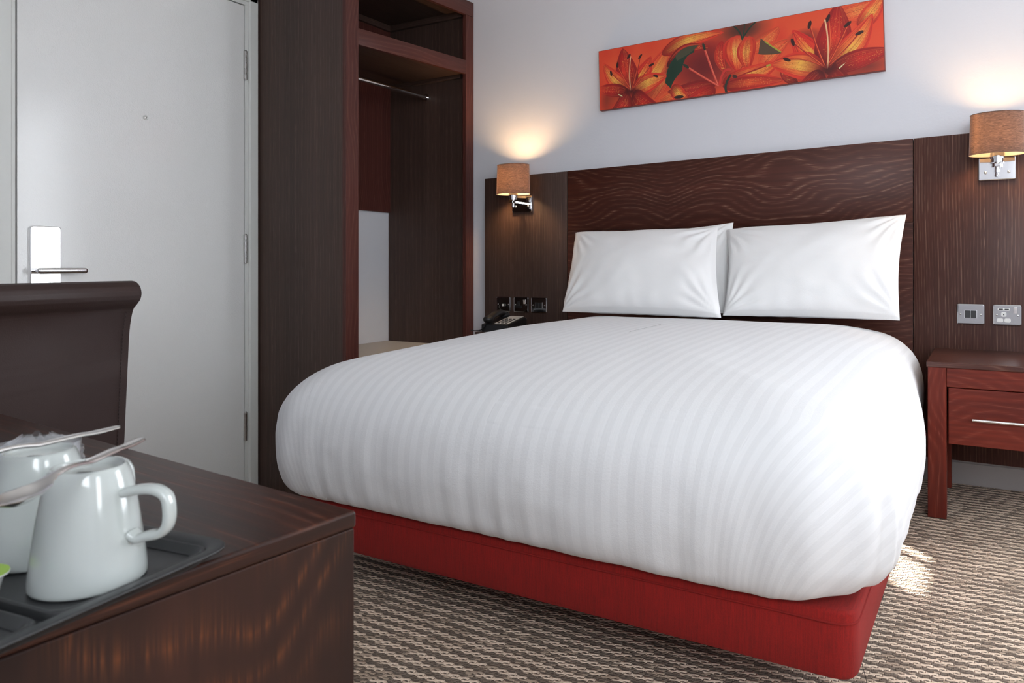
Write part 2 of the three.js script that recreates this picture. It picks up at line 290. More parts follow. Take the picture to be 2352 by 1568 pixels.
// ---------------------------------------------------------------- wardrobe
{
  const xf = -0.097, g = thing('wardrobe', 'tall open dark wood wardrobe with hanging rail beside the white door', 'wardrobe', [-0.42, R.low, 0.51]);
  const nz = 1.013, tilt = (z, near, far) => lerp(far, near, (z - 0.064) / 0.854);
  put('side_panel', box(R.xl + 0.002, xf - 0.025, R.low, 2.44, nz - 0.03, nz - 0.003), M.straight, g);
  put('side_panel', box(R.xl + 0.002, xf - 0.025, R.low, 2.47, 0.012, 0.045), M.inside, g);
  put('front_stile', box(xf - 0.024, xf, R.low, 2.37, nz - 0.082, nz), M.stile, g);
  put('front_stile', box(xf - 0.024, xf, R.low, 2.405, 0.004, 0.078), M.stile, g);
  put('top_rail', lifted(box(xf - 0.024, xf, 2.40, 2.485, 0.004, nz, { grain: 'z', r: 0.001 }), (x, y, z) => tilt(z, -0.034, 0.006)), M.stile, g);
  put('shelf_rail', lifted(box(xf - 0.0235, xf - 0.0005, 2.033, 2.113, 0.077, nz - 0.081, { grain: 'z', r: 0.001 }), (x, y, z) => tilt(z, -0.026, 0.024)), M.stile, g);
  put('top_board', box(R.xl + 0.03, xf - 0.024, 2.435, 2.46, 0.045, nz - 0.03, { grain: 'z' }), M.inside, g);
  put('shelf_board', box(R.xl + 0.03, xf - 0.024, 2.062, 2.085, 0.045, nz - 0.03, { grain: 'z' }), M.inside, g);
  put('back_panel', box(R.xl + 0.002, R.xl + 0.018, 1.262, 2.46, 0.045, nz - 0.03), M.stile, g, 'red-brown back panel ending half way down');
  for (const [y0, y1] of [[2.04, 2.062], [2.40, 2.435]]) {
    put('cleat', box(R.xl + 0.03, xf - 0.05, y0, y1, 0.045, 0.07, { grain: 'x' }), M.inside, g);
    put('cleat', box(R.xl + 0.018, R.xl + 0.04, y0, y1, 0.07, nz - 0.03, { grain: 'z' }), M.inside, g);
  }
  const rail = put('hanging_rail', mergeGeometries([cyl(0.0125, 0.0125, [-0.42, 1.957, 0.05], [-0.42, 1.945, nz - 0.035], 20)]), M.chrome, g, 'chrome hanging rail');
  put('rail_bracket', cyl(0.021, 0.021, [-0.42, 1.957, 0.0455], [-0.42, 1.957, 0.056], 24), M.chrome, rail);
  put('rail_bracket', cyl(0.021, 0.021, [-0.42, 1.945, nz - 0.041], [-0.42, 1.945, nz - 0.0305], 24), M.chrome, rail);
  put('plinth_shelf', box(R.xl + 0.004, -0.125, 0.425, 0.452, 0.046, 0.80, { r: 0.003 }), M.cream, g, 'cream low shelf inside');
  put('plinth_front', box(R.xl + 0.004, -0.135, R.low, 0.425, 0.046, 0.792, { r: 0.003 }), M.cream, g, 'cream box under the low shelf');
}

// ---------------------------------------------------------------- headboard
{
  const g = thing('headboard', 'wide dark wood headboard panel fixed along the wall behind the bed', 'headboard', [1.42, 0.103, 0.015]);
  const top = (x) => 1.436 + 0.0195 * x;
  const raise = (geo) => lifted(geo, (x, y) => (y > 1.3 ? top(x) - 1.4 : 0));
  put('side_board', raise(box(0.004, 0.560, 0.103, 1.4, 0, 0.03)), M.straight, g, 'upright-grained left board');
  put('centre_board', raise(box(0.563, 2.292, 1.118, 1.4, 0, 0.029, { grain: 'x' })), M.cath, g, 'board with flowing horizontal grain');
  put('centre_board', box(0.563, 2.292, 0.103, 1.1165, 0, 0.029, { grain: 'x' }), M.cath, g);
  put('side_board', raise(box(2.295, 2.90, 0.103, 1.4, 0, 0.03)), M.right, g, 'upright-grained right board');
}

// ---------------------------------------------------------------- picture of lilies
function lilyCanvas() {
  const CW = 2048, CH = 468, c = document.createElement('canvas'); c.width = CW; c.height = CH;
  const x = c.getContext('2d');
  x.fillStyle = '#e8502f'; x.fillRect(0, 0, CW, CH);
  const blob = (cx, cy, rx, ry, col, a = 0.5) => { const gr = x.createRadialGradient(0, 0, 0, 0, 0, 1); gr.addColorStop(0, col); gr.addColorStop(1, col.replace(/[\d.]+\)$/, '0)')); x.save(); x.translate(cx, cy); x.scale(rx, ry); x.globalAlpha = a; x.fillStyle = gr; x.beginPath(); x.arc(0, 0, 1, 0, 7); x.fill(); x.restore(); };
  for (let k = 0; k < 60; k++) blob(rnd() * CW, rnd() * CH, 60 + rnd() * 160, 40 + rnd() * 90, ['rgba(226,52,32,1)', 'rgba(238,98,52,1)', 'rgba(208,36,30,1)', 'rgba(242,120,60,1)'][k % 4], 0.35);
  // a petal from (x0,y0) to (x1,y1), bowed, of width w, shaded along and across by its own dye
  function petal(x0, y0, x1, y1, w, bow, cols) {
    const dx = x1 - x0, dy = y1 - y0, L = Math.hypot(dx, dy), nx = -dy / L, ny = dx / L;
    const at = (t, s) => { const b = Math.sin(t * Math.PI) * bow, hw = w * Math.pow(Math.sin(Math.PI * Math.pow(t, 0.72)), 0.75); return [x0 + dx * t + nx * (b + s * hw), y0 + dy * t + ny * (b + s * hw)]; };
    const path = (s0, s1) => { x.beginPath(); for (let k = 0; k <= 28; k++) x.lineTo(...at(k / 28, s0)); for (let k = 28; k >= 0; k--) x.lineTo(...at(k / 28, s1)); x.closePath(); };
    const n = 16;
    for (let k = 0; k < n; k++) {
      const a = -1 + 2 * k / n, b = -1 + 2 * (k + 1.15) / n, m = Math.abs((a + b) / 2);
      const gr = x.createLinearGradient(x0, y0, x1, y1);
      gr.addColorStop(0, cols[0]); gr.addColorStop(0.45, m < 0.35 ? cols[1] : m < 0.7 ? cols[2] : cols[3]); gr.addColorStop(0.8, m < 0.5 ? cols[2] : cols[3]); gr.addColorStop(1, cols[3]);
      x.fillStyle = gr; path(a, b); x.fill();
    }
    for (let k = 0; k < 26; k++) {                    // veins
      const s = -0.9 + 1.8 * rnd(); x.strokeStyle = k % 3 ? 'rgba(120,18,14,0.22)' : 'rgba(255,170,80,0.28)'; x.lineWidth = 1 + rnd() * 2; x.beginPath();
      for (let q = 1; q <= 16; q++) x.lineTo(...at(0.05 + q / 18, s)); x.stroke();
    }
    for (let k = 0; k < 90; k++) { const t = 0.25 + rnd() * 0.55, s = (rnd() - 0.5) * 1.1, [px, py] = at(t, s); x.fillStyle = 'rgba(255,196,96,0.6)'; x.fillRect(px, py, 2 + rnd() * 3, 2 + rnd() * 2); }
    for (let k = 0; k < 40; k++) { const t = 0.2 + rnd() * 0.4, s = (rnd() - 0.5) * 0.8, [px, py] = at(t, s); x.fillStyle = 'rgba(110,16,12,0.5)'; x.beginPath(); x.arc(px, py, 1.6, 0, 7); x.fill(); }
  }
  const stroke = (pts, w, col) => { x.strokeStyle = col; x.lineWidth = w; x.lineCap = 'round'; x.beginPath(); x.moveTo(pts[0], pts[1]); x.quadraticCurveTo(pts[2], pts[3], pts[4], pts[5]); x.stroke(); };
  const anther = (px, py, a, col = '#3a1a16', l = 15, w = 6.5) => { x.save(); x.translate(px, py); x.rotate(a); x.fillStyle = col; x.beginPath(); x.ellipse(0, 0, l, w, 0, 0, 7); x.fill(); x.restore(); };
  const bright = ['#7d1612', '#f2a63f', '#e8402a', '#d92a22'], deep = ['#5c100e', '#c9261f', '#b81f1b', '#a01a18'], flame = ['#8e1a14', '#f7b850', '#f07038', '#e03a28'];
  function lily(cx, cy, s, mir = 1) {
    const P = (ax, ay) => [cx + mir * ax * s, cy + ay * s];
    const pt = (a, b, w, bow, cols) => petal(...P(...a), ...P(...b), w * s, bow * s * mir, cols);
    blob(cx, cy, 260 * s, 120 * s, 'rgba(96,20,16,1)', 0.8);
    pt([0, 0], [-150, -210], 62, -14, bright); pt([0, 0], [60, -300], 80, 10, deep.slice(0).map((q, i) => (i === 1 ? '#e23a26' : q)));
    pt([10, 0], [210, -220], 58, 26, flame); pt([-10, 10], [-260, -60], 66, 12, flame);
    pt([20, 10], [300, -40], 46, -8, deep); pt([-10, 20], [-190, 130], 72, -40, deep); pt([20, 16], [170, 150], 66, 40, ['#6a1210', '#d8342a', '#b82420', '#8e1a16']);
    for (const [ax, ay, qx, qy, w] of [[-150, -150, -60, -60, 7], [-70, -220, -40, -90, 8], [14, -235, 30, -110, 9], [100, -190, 50, -80, 8], [150, -140, 70, -50, 7], [-180, -70, -90, -70, 6]]) {
      stroke([...P(0, 0), ...P(qx, qy), ...P(ax, ay)], w * s, '#a6241c'); stroke([...P(0, 0), ...P(qx + 3, qy), ...P(ax + 3, ay)], w * 0.4 * s, '#ee6a3c');
      const [px, py] = P(ax, ay); anther(px, py, Math.atan2(ay - qy, mir * (ax - qx)) + 0.5, '#3b1a16', 20 * s, 8 * s);
    }
    stroke([...P(6, 0), ...P(20, -120), ...P(0, -230)], 7 * s, '#f0bd8c');
    blob(cx, cy + 6 * s, 60 * s, 34 * s, 'rgba(70,10,10,1)', 0.8);
  }
  const leaf = (pts, col) => { x.fillStyle = col; x.beginPath(); x.moveTo(pts[0], pts[1]); for (let k = 2; k + 3 < pts.length; k += 4) x.quadraticCurveTo(pts[k], pts[k + 1], pts[k + 2], pts[k + 3]); x.fill(); };
  // big soft petals between the flowers
  const soft = ['#e4502e', '#ee8444', '#ea5c34', '#e24a2c'];
  x.globalAlpha = 0.85; petal(330, 380, 600, 30, 90, 30, flame); petal(420, 460, 640, 240, 80, -30, soft); petal(470, 470, 760, 330, 60, 20, soft); petal(1180, 200, 1400, 60, 70, 20, soft); petal(1250, 330, 1460, 160, 70, -20, soft); petal(1760, 60, 2060, 10, 80, 14, soft); petal(1900, 170, 2060, -40, 60, 10, flame); x.globalAlpha = 1;
  // dark hollow and leaves behind the middle flower
  blob(830, 230, 330, 270, 'rgba(126,34,34,1)', 1); blob(850, 260, 260, 200, 'rgba(118,32,32,1)', 1); blob(1140, 30, 220, 130, 'rgba(92,48,38,1)', 1); blob(1130, 30, 150, 90, 'rgba(84,46,36,1)', 1);
  petal(520, 110, 1000, 30, 62, -34, flame); petal(560, 210, 900, 120, 44, -60, deep); petal(980, 90, 1010, 340, 40, 30, ['#b0201c', '#e84a34', '#d83226', '#b02420']);
  petal(1090, 70, 1090, 330, 110, -10, ['#d93a28', '#f8bc5c', '#f06a38', '#d02e24']); petal(1180, 90, 1170, 340, 66, 20, ['#d23826', '#f6a44c', '#e8502e', '#c42a20']);
  leaf([545, 330, 560, 150, 720, 95, 800, 90, 770, 140, 690, 150, 680, 260, 600, 320, 590, 380, 545, 330], '#1e3a2a'); leaf([630, 140, 690, 70, 810, 90, 760, 140, 640, 180], '#4c4a36'); blob(600, 250, 60, 90, 'rgba(20,52,36,1)', 0.7);
  leaf([1260, 120, 1330, 190, 1400, 250, 1300, 250, 1240, 230], '#5c4634'); stroke([1290, 150, 1350, 205, 1395, 240], 9, '#a9a43a');
  stroke([1070, 0, 1120, 40, 1130, 105], 11, '#23382a'); stroke([1225, 0, 1170, 40, 1130, 105], 11, '#23382a'); stroke([1150, -6, 1150, 40, 1130, 105], 9, '#2c4030');
  petal(930, 400, 560, 400, 70, -22, ['#7c1612', '#c4302a', '#a82420', '#8a1c1a']); petal(600, 360, 720, 470, 52, 16, flame); petal(980, 400, 1400, 300, 76, 26, flame); petal(980, 420, 1420, 440, 60, -10, ['#7c1612', '#e8552e', '#c42a20', '#d83a28']); petal(930, 430, 680, 500, 66, -18, ['#8a1814', '#e03a2a', '#cc2a22', '#c02620']);
  stroke([1000, 400, 1120, 350, 1330, 316], 9, '#a32620'); stroke([1300, 322, 1330, 316, 1356, 322], 13, '#b0a83c');
  for (const [ax, ay, qx, qy] of [[850, 110, 900, 280], [710, 230, 860, 350]]) { stroke([950, 410, qx, qy, ax, ay], 15, '#d2463c'); stroke([950, 410, qx + 3, qy, ax + 3, ay], 5, '#ea7a5c'); anther(ax, ay, Math.atan2(qy - ay, qx - ax), '#30362a', 30, 10); }
  stroke([960, 400, 985, 280, 1040, 310], 16, '#cf3a32'); stroke([1010, 470, 985, 420, 1040, 350], 17, '#33362c'); anther(650, 452, 0.05, '#2c1a18', 38, 12); anther(1070, 362, 0.5, '#4a2a24', 18, 12);
  blob(0, 400, 140, 130, 'rgba(92,30,24,1)', 0.9); blob(1960, 430, 200, 90, 'rgba(110,42,34,1)', 0.75); petal(1680, 430, 2060, 330, 46, 10, ['#5c100e', '#a82a22', '#8c2018', '#c8402c']);
  petal(1500, 480, 1400, 300, 34, -30, deep); blob(1560, 170, 130, 70, 'rgba(100,40,34,1)', 0.9);
  lily(270, 345, 1.12, -1); lily(1690, 400, 1.42, 1);
  x.fillStyle = '#f3e2c8'; leaf([1770, 410, 1800, 390, 1815, 380, 1795, 405, 1772, 420], '#e9dfae'); leaf([160, 360, 190, 372, 196, 385, 175, 380, 160, 366], '#d9d39a');
  const gr = x.createLinearGradient(0, 0, 60, 0); gr.addColorStop(0, 'rgba(226,72,44,1)'); gr.addColorStop(1, 'rgba(226,72,44,0)'); x.fillStyle = gr; x.fillRect(0, 0, 60, CH);
  const t = new THREE.CanvasTexture(c); t.colorSpace = THREE.SRGBColorSpace; return t;
}
{
  const tilt = Math.atan((2.117 - 2.076) / (2.184 - 0.769)), w = 1.418, h = 0.3215;
  const g = thing('wall_picture', 'long red canvas print of orange lilies above the headboard', 'picture', [1.471, 1.7755, 0.001]);
  g.rotation.z = tilt * 0.86;
  const print = lilyCanvas();
  const edge = new THREE.MeshStandardMaterial({ color: new THREE.Color(0.20, 0.03, 0.02), roughness: 0.5 });
  own('picture_block', new RoundedBoxGeometry(w, h, 0.026, 1, 0.0015).translate(0, h / 2, 0.0145), edge, g, 'dark red edges');
  own('printed_face', new THREE.PlaneGeometry(w - 0.004, h - 0.004).translate(0, h / 2, 0.0281), new THREE.MeshPhysicalMaterial({ map: print, roughness: 0.5 }), g, 'glossy print of lilies');
}

// ---------------------------------------------------------------- wall lamps
const weave = dataTex(512, 512, (i, j) => { const t = 150 + 70 * (noise(i / 40, j * 0.9) - 0.5) + 60 * (noise(i / 14 + 50, j / 2.2) - 0.5) + 30 * (hash(i, j) - 0.5); return [t, t * 0.86, t * 0.8]; }, true);
M.shadeCloth = new THREE.MeshPhysicalMaterial({ map: weave, color: new THREE.Color(0.62, 0.55, 0.52), roughness: 0.95, transmission: 0.5, thickness: 0, side: THREE.DoubleSide });
M.shadeLining = new THREE.MeshPhysicalMaterial({ color: new THREE.Color(0.85, 0.74, 0.58), roughness: 0.9, transmission: 0.6, thickness: 0, side: THREE.DoubleSide });
const WARM = new THREE.Color(1.0, 0.62, 0.30);
function wallLamp(x, y, label, power) {
  const g = thing('wall_lamp', label, 'lamp', [x, y, 0.031], 0, 'bedside wall lamps');
  // own axes: the plate's lower edge is y = 0, the wall board z = 0
  const pl = own('back_plate', plateGeo(0.134, 0.095, 0.012, 0.003, 0.004).translate(0, 0.0475, 0), M.chrome, g, 'chrome back plate');
  for (const s of [-1, 1]) { const sc = own('screw', new THREE.SphereGeometry(0.0062, 14, 8).scale(1, 1, 0.45).translate(s * 0.042, 0.032, 0.0125), M.satin, pl); own('screw_slot', new THREE.BoxGeometry(0.008, 0.0012, 0.0006).rotateZ(0.6).translate(s * 0.042, 0.032, 0.0153), M.black, pl); }
  own('arm', mergeGeometries([new RoundedBoxGeometry(0.022, 0.012, 0.112, 2, 0.002).translate(0, 0.05, 0.066), cyl(0.007, 0.007, [0, 0.022, 0.1], [0, 0.062, 0.1], 18), cyl(0.009, 0.009, [0, 0.022, 0.1], [0, 0.032, 0.1], 18)].map((q) => q.index ? q.toNonIndexed() : q)), M.chrome, g, 'chrome arm');
  own('lamp_holder', mergeGeometries([cyl(0.021, 0.021, [0, 0.062, 0.1], [0, 0.078, 0.1], 24), cyl(0.026, 0.026, [0, 0.077, 0.1], [0, 0.1, 0.1], 24), cyl(0.016, 0.016, [0, 0.1, 0.1], [0, 0.135, 0.1], 20)]), M.chrome, g, 'chrome bulb holder');
  // oval drum shade
  const y0 = 0.094, y1 = 0.256, rx0 = 0.101, rx1 = 0.0965, rz0 = 0.074, rz1 = 0.071;
  const rows = (grow) => [0, 1].map((k) => Array.from({ length: 73 }, (_, i) => { const a = i / 72 * Math.PI * 2, rx = (k ? rx1 : rx0) + grow, rz = (k ? rz1 : rz0) + grow; return [Math.cos(a) * rx, k ? y1 : y0, 0.1 + Math.sin(a) * rz, i / 72 * 3, k * 0.8]; }));
  const sh = own('lamp_shade', skin(rows(0)), M.shadeCloth, g, 'grey-brown woven oval shade');
  own('shade_lining', skin(rows(-0.0012)), M.shadeLining, sh);
  const ring = (yy, rx, rz) => new THREE.TubeGeometry(new THREE.CatmullRomCurve3(Array.from({ length: 36 }, (_, i) => new THREE.Vector3(Math.cos(i / 18 * Math.PI) * rx, yy, 0.1 + Math.sin(i / 18 * Math.PI) * rz)), true), 72, 0.0013, 6, true);
  own('shade_ring', ring(y0, rx0, rz0), M.shadeCloth, sh); own('shade_ring', ring(y1, rx1, rz1), M.shadeCloth, sh);
  own('spider_ring', mergeGeometries([-1, 1].map((s) => cyl(0.0016, 0.0016, [s * 0.016, 0.112, 0.1], [s * rx0 * 0.985, 0.112, 0.1], 8))), M.satin, sh);
  const bulb = own('bulb', new THREE.LatheGeometry([[0.001, 0.132], [0.011, 0.134], [0.015, 0.14], [0.0205, 0.155], [0.0225, 0.17], [0.0195, 0.188], [0.011, 0.2], [0.001, 0.204]].map((q) => new THREE.Vector2(...q)), 20).translate(0, 0, 0.1), new THREE.MeshStandardMaterial({ color: 0xffffff, emissive: WARM, emissiveIntensity: 14, roughness: 0.4 }), g);
  const l = new THREE.PointLight(WARM, power, 0, 2); l.position.set(0, 0.172, 0.1); l.castShadow = true; l.shadow.mapSize.set(1024, 1024); l.shadow.radius = 1.8; g.add(l);
  return g;
}
wallLamp(0.272, 1.231, 'lit chrome wall lamp with oval shade on the headboard beside the wardrobe', 2.0);
wallLamp(2.609, 1.281, 'lit chrome wall lamp with oval shade on the headboard above the red nightstand', 1.0);

// ---------------------------------------------------------------- sockets and switches
function faceplate(name, label, category, x, y, w, h, group) {
  const g = thing(name, label, category, [x + w / 2, y, 0.0302], 0, group);
  const s = new THREE.Shape(roundRect(w, h, 0.003).getPoints(4));
  // own axes: plate's lower edge y = 0
  own('face_plate', plateGeo(w, h, 0.009, 0.003, 0.006).translate(0, h / 2, 0), M.plateChrome, g, 'polished chrome plate');
  for (const sx of [-1, 1]) { const sc = own('screw', new THREE.SphereGeometry(0.0042, 12, 8).scale(1, 1, 0.5).translate(sx * w * 0.36, h / 2, 0.009), M.satin, g); }
  return g;
}
const SW = 0.104, SH = 0.088, LY = 0.66, RY = 0.68;
{
  let g = faceplate('telephone_socket', 'square chrome telephone socket with a black lead plugged in', 'socket', 0.092, LY, 0.1, SH);
  own('port', new RoundedBoxGeometry(0.024, 0.022, 0.003, 1, 0.001).translate(0.002, 0.04, 0.0098), M.black, g); own('plug', new RoundedBoxGeometry(0.012, 0.012, 0.012, 1, 0.002).translate(0.003, 0.04, 0.0165), M.white, g);
  g = faceplate('power_socket', 'chrome single power socket with black inserts beside the telephone socket', 'socket', 0.212, LY, 0.102, SH);
  own('earth_slot', new RoundedBoxGeometry(0.014, 0.024, 0.002, 1, 0.0008).translate(-0.016, 0.052, 0.0094), M.black, g); own('pin_slots', new RoundedBoxGeometry(0.042, 0.014, 0.002, 1, 0.0008).translate(-0.016, 0.033, 0.0094), M.black, g);
  own('rocker_switch', new RoundedBoxGeometry(0.014, 0.026, 0.006, 1, 0.0015).rotateX(0.15).translate(0.025, 0.062, 0.01), M.chrome, g);
  const sw = (x, y, w, label) => { const q = faceplate('light_switch', label, 'switch', x, y, w, SH); own('switch_frame', new RoundedBoxGeometry(0.048, 0.036, 0.002, 1, 0.0008).translate(0, SH / 2, 0.0096), M.chrome, q);
    for (const s of [-1, 1]) own('rocker_switch', new RoundedBoxGeometry(0.0205, 0.031, 0.004, 1, 0.001).rotateX(-0.06).translate(s * 0.0108, SH / 2, 0.0115), M.black, q); return q; };
  sw(0.330, LY, 0.106, 'chrome light switch with black rockers nearest the left pillow');
  sw(2.461, RY, SW, 'chrome light switch with black rockers above the red nightstand');
  g = faceplate('charger_socket', 'chrome power socket with white inserts and twin charging ports', 'socket', 2.593, RY, SW, SH);
  const f = 0.0096, ins = (w, h, px, py, r) => own('white_insert', plateGeo(w, h, 0.0018, r, 0.0006).translate(px, py, 0.0088), M.white, g);
  ins(0.044, 0.0115, -0.012, 0.068, 0.0045); ins(0.019, 0.0185, -0.012, 0.047, 0.006); ins(0.023, 0.0165, -0.0255, 0.0225, 0.006); ins(0.023, 0.0165, 0.0015, 0.0225, 0.006);
  for (const px of [-0.0225, -0.0015]) own('charging_port', new THREE.BoxGeometry(0.015, 0.0045, 0.001).translate(px, 0.068, 0.0107), M.blackMatte, g);
  own('earth_hole', new THREE.BoxGeometry(0.0042, 0.0055, 0.001).translate(-0.012, 0.0465, 0.0107), M.black, g);
  own('rocker_switch', new RoundedBoxGeometry(0.014, 0.027, 0.006, 1, 0.0015).rotateX(0.15).translate(0.0285, 0.064, 0.0115), M.chrome, g);
}

// ---------------------------------------------------------------- bedside tables
function nightstand(label, x0, x1, mat, top, zf) {
  const g = thing('nightstand', label, 'nightstand', [(x0 + x1) / 2, 0, 0.29]), y = 0.575;
  put('top_board', box(x0, x1, y - 0.02, y, 0.034, zf + 0.005, { grain: 'x', r: 0.002 }), top, g);
  for (const [a, b] of [[x0 + 0.004, x0 + 0.066], [x1 - 0.066, x1 - 0.004]]) for (const [c, d] of [[zf - 0.062, zf], [0.04, 0.1]]) put('leg', box(a, b, 0.001, y - 0.02, c, d, { r: 0.002 }), mat, g);
  put('front_apron', box(x0 + 0.0665, x1 - 0.0665, 0.485, y - 0.0205, zf - 0.022, zf - 0.003, { grain: 'x' }), mat, g);
  for (const [a, b] of [[x0 + 0.01, x0 + 0.03], [x1 - 0.03, x1 - 0.01]]) put('side_apron', box(a, b, 0.275, y - 0.0205, 0.101, zf - 0.063, { grain: 'z' }), mat, g);
  const dr = put('drawer', box(x0 + 0.072, x1 - 0.072, 0.277, 0.482, 0.12, zf - 0.006, { grain: 'x', r: 0.002 }), mat, g);
  const hy = 0.376, hc = (x0 + x1) / 2;
  const hd = put('drawer_handle', cyl(0.0055, 0.0055, [hc - 0.11, hy, zf + 0.024], [hc + 0.11, hy, zf + 0.024], 18), M.satin, dr, 'brushed steel bar handle');
  for (const s of [-1, 1]) put('handle_post', cyl(0.004, 0.004, [hc + s * 0.07, hy, zf - 0.007], [hc + s * 0.07, hy, zf + 0.022], 12), M.satin, g);
  return g;
}
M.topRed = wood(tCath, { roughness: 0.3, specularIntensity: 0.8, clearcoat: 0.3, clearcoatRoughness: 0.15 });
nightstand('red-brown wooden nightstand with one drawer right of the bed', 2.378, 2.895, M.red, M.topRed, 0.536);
nightstand('dark wooden nightstand holding the telephone left of the bed', 0.205, 0.60, M.straight, M.straight, 0.39);

// ---------------------------------------------------------------- telephone
{
  const g = thing('telephone', 'black desk telephone with grey keypad on the left nightstand', 'telephone', [0.292, 0.5755, 0.245], 0.1);
  const wedge = new THREE.Shape([[-0.105, 0], [0.105, 0], [0.105, 0.028], [-0.085, 0.058], [-0.105, 0.05]].map((q) => new THREE.Vector2(...q)));
  const bodyG = new THREE.ExtrudeGeometry(wedge, { depth: 0.15, bevelEnabled: true, bevelThickness: 0.006, bevelSize: 0.006, bevelSegments: 3 }); bodyG.rotateY(-Math.PI / 2); bodyG.translate(0.075, 0.006, 0);
  const body = own('phone_body', bodyG, M.black, g);
  const slope = Math.atan2(0.03, 0.19), top = (z) => 0.0458 + 0.006 + (0.0 - z) * Math.tan(slope) + 0.0065;
  const tilt = (geo, x, z, lift) => geo.rotateX(slope).translate(x, top(z) + lift, z);
  M.keypad = new THREE.MeshStandardMaterial({ color: new THREE.Color(0.55, 0.55, 0.56), roughness: 0.5 });
  own('keypad_panel', tilt(new RoundedBoxGeometry(0.082, 0.002, 0.185, 1, 0.0009), 0.033, 0.006, 0.001), M.keypad, body);
  for (let r = 0; r < 5; r++) for (let c = 0; c < 3; c++) own('key', tilt(new RoundedBoxGeometry(0.014, 0.004, 0.009, 1, 0.0012), 0.012 + c * 0.022, 0.084 - r * 0.022, 0.003), M.blackMatte, body);
  own('handset', mergeGeometries([tube([[-0.045, 0.088, -0.095], [-0.045, 0.105, -0.04], [-0.045, 0.1, 0.02], [-0.045, 0.074, 0.1]], 0.017, 30, 14).scale(1.15, 1, 1).translate(0.007, 0, 0), new THREE.SphereGeometry(0.028, 20, 14).scale(1, 0.75, 1.1).translate(-0.045, 0.076, 0.095), new THREE.SphereGeometry(0.028, 20, 14).scale(1, 0.75, 1.1).translate(-0.045, 0.088, -0.085)]).translate(0, -0.011, 0), M.black, g);
  own('handset_cord', tube([[-0.045, 0.05, 0.118], [-0.07, 0.012, 0.125], [-0.11, 0.004, 0.12], [-0.15, 0.004, 0.1]], 0.0026, 40, 8), M.black, g);
  own('line_cord', tube([[-0.137, 0.123, -0.19], [-0.132, 0.115, -0.175], [-0.1, 0.085, -0.16], [-0.075, 0.05, -0.125], [-0.04, 0.035, -0.105]], 0.0022, 40, 8), M.black, g);
}

// ---------------------------------------------------------------- bed base
const fabricBump = dataTex(512, 512, (i, j) => { const v = 128 + 60 * Math.sin(i * Math.PI / 4) * (0.6 + 0.4 * Math.sin(j * Math.PI / 3)) + 50 * (hash(i, j) - 0.5); return [v, v, v]; }, false); fabricBump.repeat.set(14, 14);
const redMap = dataTex(512, 512, (i, j) => { const s = 1 + 0.16 * (hash(i, j >> 2) - 0.5) + 0.16 * (noise(i / 3, j / 60) - 0.5); return [140 * s, 18 * s, 11 * s]; }, true); redMap.repeat.set(4, 4);
M.redCloth = new THREE.MeshPhysicalMaterial({ map: redMap, bumpMap: fabricBump, bumpScale: 0.0007, roughness: 0.95, sheen: 0.15, sheenRoughness: 0.6, sheenColor: new THREE.Color(0.8, 0.12, 0.05) });
{
  const g = thing('bed_base', 'low red fabric bed base on short chrome legs', 'bed', [1.56, 0, 1.07]);
  const s = roundRect(1.592, 1.945, 0.05), ex = new THREE.ExtrudeGeometry(s, { depth: 0.1125, bevelEnabled: true, bevelThickness: 0.012, bevelSize: 0.012, bevelSegments: 4, bevelOffset: -0.012, curveSegments: 8 });
  ex.rotateX(-Math.PI / 2); ex.translate(1.554, 0.12, 1.062);
  put('divan_body', metreUV(toCreasedNormals(ex, 0.9), 'y'), M.redCloth, g);
  // stitched top edge: a rolled seam a little below the top
  const pts = roundRect(1.594, 1.947, 0.051).getSpacedPoints(360).map((p) => new THREE.Vector3(p.x + 1.554, 0.222, 1.062 - p.y)); pts.pop();
  put('edge_seam', new THREE.TubeGeometry(new THREE.CatmullRomCurve3(pts, true, 'centripetal'), 720, 0.0024, 6, true), M.redCloth, g);
  for (const [x, z] of [[2.295, 1.33], [2.29, 0.25], [0.83, 0.25], [0.83, 1.75], [1.56, 1.2]]) {
    const l = put('leg', new THREE.LatheGeometry([[0, 0.116], [0.017, 0.116], [0.017, 0.05], [0.022, 0.044], [0.027, 0.03], [0.027, 0.008]].map((q) => new THREE.Vector2(...q)), 24).translate(x, 0, z), M.chrome, g, 'chrome leg');
    put('leg_foot', cyl(0.026, 0.027, [x, 0.001, z], [x, 0.009, z], 20), M.black, g);
  }
  put('loose_thread', tube([[2.352, 0.112, 2.03], [2.356, 0.06, 2.034], [2.353, 0.012, 2.045]], 0.0007, 16, 5), M.black, g);
  put('loose_thread', tube([[2.356, 0.14, 2.0], [2.366, 0.1, 2.0], [2.372, 0.05, 2.0]], 0.0007, 16, 5), M.black, g);
}

// ---------------------------------------------------------------- mattress under its white cover
const stripeMap = dataTex(256, 64, (i, j) => { const f = i / 256 * 4 % 1, a = step(0.02, 0.06, f) - step(0.5, 0.54, f), s = 231 - 5 * a + 4 * (hash(i, j) - 0.5); return [s, s, s + 1]; }, true);
stripeMap.repeat.set(1 / 0.16, 1);
const linenBump = dataTex(512, 512, (i, j) => { const v = 128 + 90 * (fbm(i / 50, j / 50, 4) - 0.45) + 20 * (hash(i, j) - 0.5); return [v, v, v]; }, false); linenBump.repeat.set(1.5, 1.5);
M.sheet = new THREE.MeshPhysicalMaterial({ map: stripeMap, bumpMap: linenBump, bumpScale: 0.003, roughness: 0.75, sheen: 0.25, sheenRoughness: 0.5, sheenColor: new THREE.Color(0.9, 0.9, 0.95) });
M.linen = new THREE.MeshPhysicalMaterial({ color: new THREE.Color(0.94, 0.94, 0.94), bumpMap: linenBump, bumpScale: 0.002, roughness: 0.8, sheen: 0.2, sheenColor: new THREE.Color(0.9, 0.9, 0.9) });
